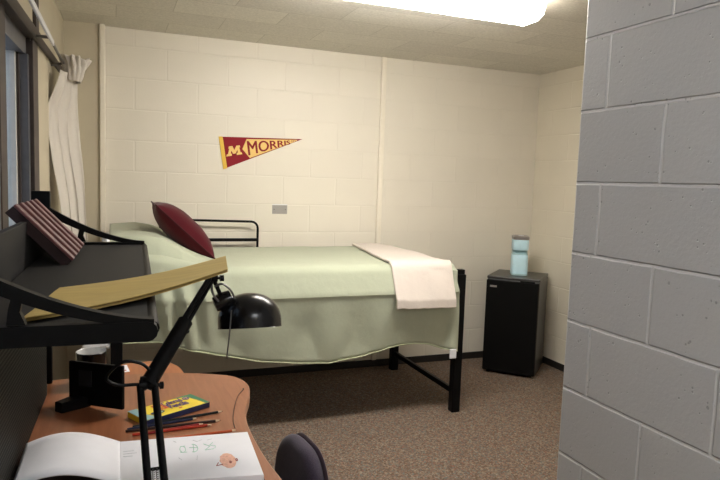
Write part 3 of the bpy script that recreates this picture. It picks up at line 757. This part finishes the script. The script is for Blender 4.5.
b = B(); tube(b, spline([LV(.115, -2.81, 1.170), LV(.135, -2.82, 1.178), LV(.158, -2.82, 1.158), LV(.172, -2.81, 1.125)], 8), .003, 8); obj('power_cord', b, M_darksteel, lamp, smooth=True)
b = B(); tube(b, spline([LV(-.060, -3.02, 1.020), LV(-.078, -3.02, 1.036), LV(-.112, -3.02, 1.043), LV(-.139, -3.02, 1.026), LV(-.150, -3.02, 1.005), LV(-.127, -3.02, .990), LV(-.089, -3.02, .988), LV(-.066, -3.02, .985)], 8), .0038, 8); obj('power_cord', b, M_black, lamp, smooth=True)

# ------------------------------------------------------------------ things on the desk
Z = DT+.0005
mug = thing('mug', 'black mug with a white inside on the desk under the shelf', 'mug', (-.206, -2.205, Z), 2.0)
lathe(b := B(), [(0, 0), (.038, 0), (.042, .004), (.047, .06), (.0495, .112), (.0478, .1135)], 36); mb = obj('mug_body', b, M_mugb, mug, smooth=True)
lathe(b := B(), [(.0478, .1136), (.0462, .112), (.044, .05), (.038, .008), (0, .006)], 36); obj('mug_lining', b, M_mugw, mug, smooth=True)
tube(b := B(), spline([(.043, -.012, .075), (.07, -.022, .072), (.075, -.024, .045), (.062, -.02, .022), (.040, -.012, .02)], 6), .0055, 10); obj('handle', b, M_mugb, mug, smooth=True)

pf = thing('picture_frame', 'small black tabletop frame seen from behind, propped on its foot', 'picture frame')
FMx = axes((-.108, -2.530, Z+.014), (-.149, .140, -.012), (-.018, .028, .125))
box(b := B(), 0, .212, 0, .132, -.006, .006, bev=.003, M=FMx); fb = obj('frame_back', b, M_black, pf)
box(b := B(), .118, .170, .058, .108, -.0075, -.006, M=FMx); ins = obj('inset_panel', b, M_screen, fb)
box(b := B(), .118, .170, .058, .108, .006, .0075, M=FMx); obj('inset_panel', b, M_screen, fb)
prism(b := B(), [(-.300, -2.455), (-.280, -2.478), (-.200, -2.435), (-.215, -2.40), (-.245, -2.395)], Z, Z+.032, 'Z', bev=.003); obj('easel_foot', b, M_black, pf)

tg = thing('paper_tag', 'small white printed slip on the wooden leaf behind the frame', 'paper slip', (-.106, -1.955, .7085), .10)
box(b := B(), -.024, .024, -.045, .045, 0, .001); obj('slip', b, M_paper, tg)
box(b := B(), -.008, .014, -.030, -.018, .001, .0014); obj('printed_mark', b, M_pred, tg)

# boxed set of colored pencils
bxo = thing('pencil_box', 'yellow and green flat box of colored pencils lying on the desk', 'box', (0, 0, 0))
Pa, Pb = Vector((-.098, -2.560, Z)), Vector((.102, -2.452, Z)); xw = (Pb-Pa).normalized(); dw = Vector((xw.y, -xw.x, 0))
PM = axes(Pa, xw, -dw)   # local x along the box, local -y across it toward the camera
PL, PW, PH = .220, .100, .018
box(b := B(), 0, PL, -PW, 0, 0, PH, bev=.0015, M=PM); pbx = obj('carton', b, M_yellow, bxo)
prism(b := B(), [(0, 0), (.030, 0), (.022, -PW*.5), (.042, -PW), (0, -PW)], PH, PH+.0006, 'Z', M=PM); obj('teal_end_print', b, M_tealink, bxo)
prism(b := B(), [(.150, 0), (PL, 0), (PL, -PW), (.207, -PW), (.204, -.055), (.196, -.012)], PH, PH+.0006, 'Z', M=PM); obj('green_end_print', b, M_gband, bxo)
box(b := B(), .002, PL+.0008, -PW-.0008, -PW+.0002, .001, PH-.001, M=PM); obj('dark_side_print', b, M_navy, bxo)
box(b := B(), PL-.0002, PL+.0008, -PW, 0, .001, PH-.001, M=PM); obj('dark_side_print', b, M_navy, bxo)
def on_box(x0, x1, y0, y1, zz=PH+.0009, sk=0):
    return lambda x, y, d: tuple(PM @ Vector((lerp(x0, x1, x)+sk*y, lerp(y0, y1, y), zz+d*.0004)))
def disc(cx_, cy_, rx, ry, m, nm, a=0, z=PH+.0006):
    pl_ = [(cx_+rx*math.cos(t*PI/12)*math.cos(a)-ry*math.sin(t*PI/12)*math.sin(a), cy_+rx*math.cos(t*PI/12)*math.sin(a)+ry*math.sin(t*PI/12)*math.cos(a)) for t in range(24)]
    prism(b := B(), pl_, z, z+.0005, 'Z', M=PM); return obj(nm, b, m, bxo)
prism(b := B(), [(.068, -.012), (.100, -.010), (.104, -.058), (.072, -.060)], PH+.0006, PH+.0009, 'Z', M=PM); obj('red_logo_patch', b, M_redink, bxo)
text_mesh('Crayola', lambda x, y, d: tuple(PM @ Vector((lerp(.098, .074, y)+.0, lerp(-.057, -.012, x), PH+.0010+d*.0004))), 1, M_yellow, bxo, 'logo_lettering')
for i, wd in enumerate(('Colored', 'Pencils')):
    text_mesh(wd, on_box(.102+.004*i, .166+.002*i, -.038-.032*i, -.008-.032*i), 1, M_purple, bxo, 'title_lettering', .0008)
disc(.058, -.070, .022, .012, M_navy, 'round_print'); disc(.061, -.072, .013, .006, M_pgreen, 'round_print', z=PH+.0011)
disc(.184, -.026, .0115, .0115, M_purple, 'count_badge', z=PH+.0008)
text_mesh('12', on_box(.178, .190, -.032, -.020, PH+.0015), 1, M_goldl, bxo, 'count_lettering')
disc(.128, -.082, .006, .004, M_redink, 'small_print')

def pencil(p0, p1, col, label, z=.0, r=.0036, lift=0):
    p0, p1 = Vector((*p0, Z+r+lift)), Vector((*p1, Z+r+z)); d = (p1-p0); L = d.length
    t = thing('colored_pencil', label, 'pencil', (0, 0, 0), 0, None)
    m = bpy.data.materials.get('pencil_'+col[0]) or plain('pencil_'+col[0], col[1], .5, var=.04, spec=.15)
    q_ = d.to_track_quat('Z', 'Y').to_matrix().to_4x4(); Mx = Matrix.Translation(p0) @ q_
    lathe(b := B(), [(0, 0), (r, 0), (r, L-.016)], 6, Mx); br_ = obj('barrel', b, m, t)
    lathe(b := B(), [(r, L-.016), (.0014, L-.004)], 12, Mx); obj('sharpened_wood', b, M_tip, t)
    lathe(b := B(), [(.0014, L-.004), (0, L)], 8, Mx); obj('pencil_lead', b, m, t)
    return t
pencil((-.085, -2.648), (.177, -2.596), ('black', (.012, .016, .017)), 'black pencil nearest the yellow box')
pencil((-.100, -2.662), (.098, -2.632), ('navy', (.015, .02, .06)), 'dark navy pencil lying close below the black one by the box')
pencil((-.105, -2.674), (.160, -2.668), ('brown', (.035, .014, .010)), 'dark brown pencil in the middle of the row')
pencil((-.060, -2.708), (.110, -2.680), ('crimson', (.30, .02, .02)), 'crimson pencil crossing the red one')
pencil((-.088, -2.706), (.133, -2.694), ('red', (.48, .045, .02)), 'bright red pencil above the open sketchbook')
pencil((-.010, -2.762), (.193, -2.754), ('orange', (.50, .09, .025)), 'orange-red pencil resting right along the sketchbook edge')
cdp = spline([(.275, -2.412, Z+.0012), (.250, -2.46, Z+.0012), (.222, -2.55, Z+.0012), (.197, -2.66, Z+.0012), (.190, -2.728, Z+.0012)], 8)
t = thing('thin_cord', 'thin dark curved thread with a tiny bead on the desk top', 'cord')
tube(b := B(), cdp, .0011, 6); obj('thread', b, M_base, t, smooth=True)
lathe(b := B(), [(0, -.0035), (.0035, 0), (0, .0035)], 12, Matrix.Translation((.276, -2.409, Z+.0036))); obj('bead', b, M_darksteel, t)

# open sketchbook: flat page block on the right, arched leaf on the left
sk = thing('sketchbook', 'open sketchbook with a child-like drawing on its right page', 'sketchbook')
SP0, SP1 = Vector((-.120, -2.775, 0)), Vector((-.122, -3.018, 0))
RB0, RB1 = Vector((.211, -2.806, 0)), Vector((.198, -3.070, 0))
def rp(u, v, z=0): return lerp(lerp(SP0, SP1, v), lerp(RB0, RB1, v), u)+Vector((0, 0, z))
b = B(); c4 = [rp(0, 0), rp(1, 0), rp(1, 1), rp(0, 1)]
prism(b, [(p.x, p.y) for p in c4], Z+.0025, Z+.017, 'Z', bev=.001); rpg = obj('right_page', b, M_paper, sk)
prism(b := B(), [(p.x+dx, p.y+dy) for p, dx, dy in zip(c4, (0, .003, .003, 0), (.002, .002, -.003, -.003))], Z, Z+.0024, 'Z'); obj('back_cover', b, M_maroond, sk)
LEN = .30
def lp(u, v, dz=0):
    # leaf bulges up from the spine and comes down against the shelf's back
    p = lerp(SP0, SP1, v)
    x = p.x-.222*u; y = p.y-.006*math.sin(u*PI)+.012*u
    z = Z+.017+.040*math.sin(min(1, u*1.0)*PI*.86)**1.0*(1)+.000
    return Vector((x, y, z+dz))
b = B(); grid(b, lp, 30, 6); lpg = obj('left_page', b, M_paper, sk, smooth=True)
for p in lpg.data.polygons: p.use_smooth = True
solid(lpg, .003, -1)
prism(b := B(), [(-.123, -2.775), (-.335, -2.765), (-.338, -3.020), (-.126, -3.022)], Z, Z+.003, 'Z'); obj('front_cover', b, M_maroond, sk)
def marks(polys, m, nm, z=Z+.0172, r=.0010):
    bm = B()
    for pl_ in polys: tube(bm, [rp(u, v, z) for u, v in pl_], r, 5)
    return obj(nm, bm, m, rpg)
def circ(cu_, cv_, ru, rv, n=12, a0=0, a1=2*PI): return [(cu_+ru*math.cos(lerp(a0, a1, k/n)), cv_+rv*math.sin(lerp(a0, a1, k/n))) for k in range(n+1)]
DR = lambda pl: [(.46+(u-.37)*.72, .30+(v-.30)*.85) for u, v in pl]
marks([DR(q_) for q_ in ([*circ(.37, .33, .03, .09)], [*circ(.48, .32, .05, .11, a0=-1.7, a1=1.9)], [(.49, .20), (.48, .44)], [(.44, .30), (.53, .31)], [(.60, .22), (.66, .30), (.60, .40), (.70, .38)], [(.70, .20), (.66, .27), (.72, .30), (.71, .36)], [(.35, .25), (.40, .24)], [(.34, .42), (.41, .42)])], M_pgreen, 'green_drawing')
for ln in ([(.42, .14), (.40, .10)], [(.55, .12), (.58, .16), (.62, .12)], [(.70, .12), (.66, .14)], [(.42, .52), (.44, .58)], [(.56, .50), (.55, .60)], [(.02, .28), (.10, .27)], [(.02, .34), (.12, .33)], [(.02, .40), (.09, .40)]):
    marks([ln], M_pgrey, 'faint_pencil_line', r=.0007)
bm = B(); cc_ = circ(.775, .66, .060, .165, 20)[:-1]
prism(bm, [((q_ := rp(u+.004*math.sin(i*3), v)).x, q_.y) for i, (u, v) in enumerate(cc_)], Z+.0168, Z+.0174, 'Z'); obj('orange_drawing', bm, M_porange, rpg)
marks([circ(.79, .70, .006, .02), circ(.84, .66, .006, .025), [(.70, .70), (.68, .76), (.73, .74)]], M_pred, 'red_pencil_marks', Z+.0176, r=.0013)

# ------------------------------------------------------------------ task chair beside the desk
ch = thing('desk_chair', 'dark purple-grey upholstered chair, its rounded backrest rising beside the wavy desk edge', 'chair', (.165, -2.66, 0), 0)
def rb(hw, z0, z1, r, n=8):
    out = []
    for cx_, cz_, a in ((hw-r, z1-r, 0), (-hw+r, z1-r, 1), (-hw+.05, z0+.05, 2), (hw-.05, z0+.05, 3)):
        rr = r if a < 2 else .05
        for k in range(n+1): t_ = (a+k/n)*PI/2; out.append((cx_+rr*math.cos(t_), cz_+rr*math.sin(t_)))
    return out
def puff(bm, outline, x0, x1, M, rnd=.03):
    """closed cushion from an outline with a rolled rim"""
    cx_ = sum(p[0] for p in outline)/len(outline); cz_ = sum(p[1] for p in outline)/len(outline)
    secs = []
    n = 8
    for k in range(n+1):
        a = -PI/2+PI*k/n; s = (1-rnd*(1-math.cos(a))/.16); secs.append((lerp(x0, x1, (math.sin(a)+1)/2), s))
    rings = [[bm.verts.new(M @ Vector((x, cx_+(p[0]-cx_)*s, cz_+(p[1]-cz_)*s))) for p in outline] for x, s in secs]
    N = len(outline)
    for a, c in zip(rings[:-1], rings[1:]):
        for k in range(N): bm.faces.new((a[k], a[(k+1) % N], c[(k+1) % N], c[k]))
    for rg, x in ((rings[0], x0-.008), (rings[-1], x1+.008)):
        v = bm.verts.new(M @ Vector((x, cx_, cz_)))
        mid = [bm.verts.new(lerp(p.co, v.co, .35)+(v.co-Vector(M @ Vector((lerp(x0, x1, .5), cx_, cz_)))).normalized()*.004) for p in rg]
        for k in range(N):
            bm.faces.new((rg[k], rg[(k+1) % N], mid[(k+1) % N], mid[k])); bm.faces.new((mid[k], mid[(k+1) % N], v))
BM_ = Matrix.Translation((.205, -.02, 0)) @ Matrix.Rotation(.10, 4, 'Z') @ Matrix.Rotation(.06, 4, 'Y')
puff(b := B(), rb(.165, .38, .655, .13), -.028, .028, BM_); bk = obj('backrest', b, M_chair, ch, smooth=True)
puff(b := B(), rb(.166, .378, .656, .130), .020, .036, BM_); obj('backrest_shell', b, plain('plum_plastic_shell', (.07, .05, .065), .5, var=.05), bk, smooth=True)
puff(b := B(), [(x, y) for x, y in [(p[0]*1.2, p[1]-.55) for p in rb(.185, .35, .75, .10)]], .41, .465, Matrix(((0, 0, 1, 0), (0, 1, 0, 0), (1, 0, 0, 0), (0, 0, 0, 1)))); obj('seat', b, M_chair, ch, smooth=True)
tube(b := B(), spline([(.05, 0, .395), (.20, -.01, .385), (.245, -.02, .43), (.245, -.02, .52)], 6), .014, 10); obj('back_support', b, M_black, ch, smooth=True)
lathe(b := B(), [(0, .10), (.03, .10), (.028, .22), (.016, .22), (.016, .40), (.06, .405), (.06, .412), (0, .412)], 24); obj('gas_column', b, M_black, ch, smooth=True)
for k in range(5):
    a = k*2*PI/5+.3; c, s = math.cos(a), math.sin(a)
    tube(b := B(), [(0, 0, .11), (c*.12, s*.12, .10), (c*.25, s*.25, .075)], [.022, .018, .012], 10); lg = obj('base_leg', b, M_black, ch, smooth=True)
    lathe(b := B(), [(0, -.012), (.024, -.012), (.028, 0), (.024, .012), (0, .012)], 18, Matrix.Translation((c*.25, s*.25, .0285)) @ Matrix.Rotation(a, 4, 'Z') @ Matrix.Rotation(PI/2, 4, 'X'))
    tube(b, [(c*.25, s*.25, .07), (c*.25, s*.25, .03)], .007, 8); obj('caster', b, M_black, lg, smooth=True)

# ------------------------------------------------------------------ camera
cam = bpy.data.cameras.new('camera'); co = bpy.data.objects.new('camera', cam); COL.objects.link(co); S.camera = co
F, YAW, PIT, ROL = 630.6, .3752, .0948, .0341
CP = Vector((-.1363, -4.4931, 1.4656))
fw = Vector((math.sin(YAW)*math.cos(PIT), math.cos(YAW)*math.cos(PIT), -math.sin(PIT)))
rt = Vector((math.cos(YAW), -math.sin(YAW), 0)); up = rt.cross(fw)
r2 = rt*math.cos(ROL)+up*math.sin(ROL); u2 = -rt*math.sin(ROL)+up*math.cos(ROL)
co.matrix_world = Matrix(((r2.x, u2.x, -fw.x, CP.x), (r2.y, u2.y, -fw.y, CP.y), (r2.z, u2.z, -fw.z, CP.z), (0, 0, 0, 1)))
cam.sensor_width = 36; cam.lens = F/720*36; cam.clip_start = .05
S.view_settings.view_transform = 'Standard'; S.view_settings.look = 'None'; S.view_settings.gamma = 1
S.view_settings.use_curve_mapping = False; S.view_settings.exposure = 2.2
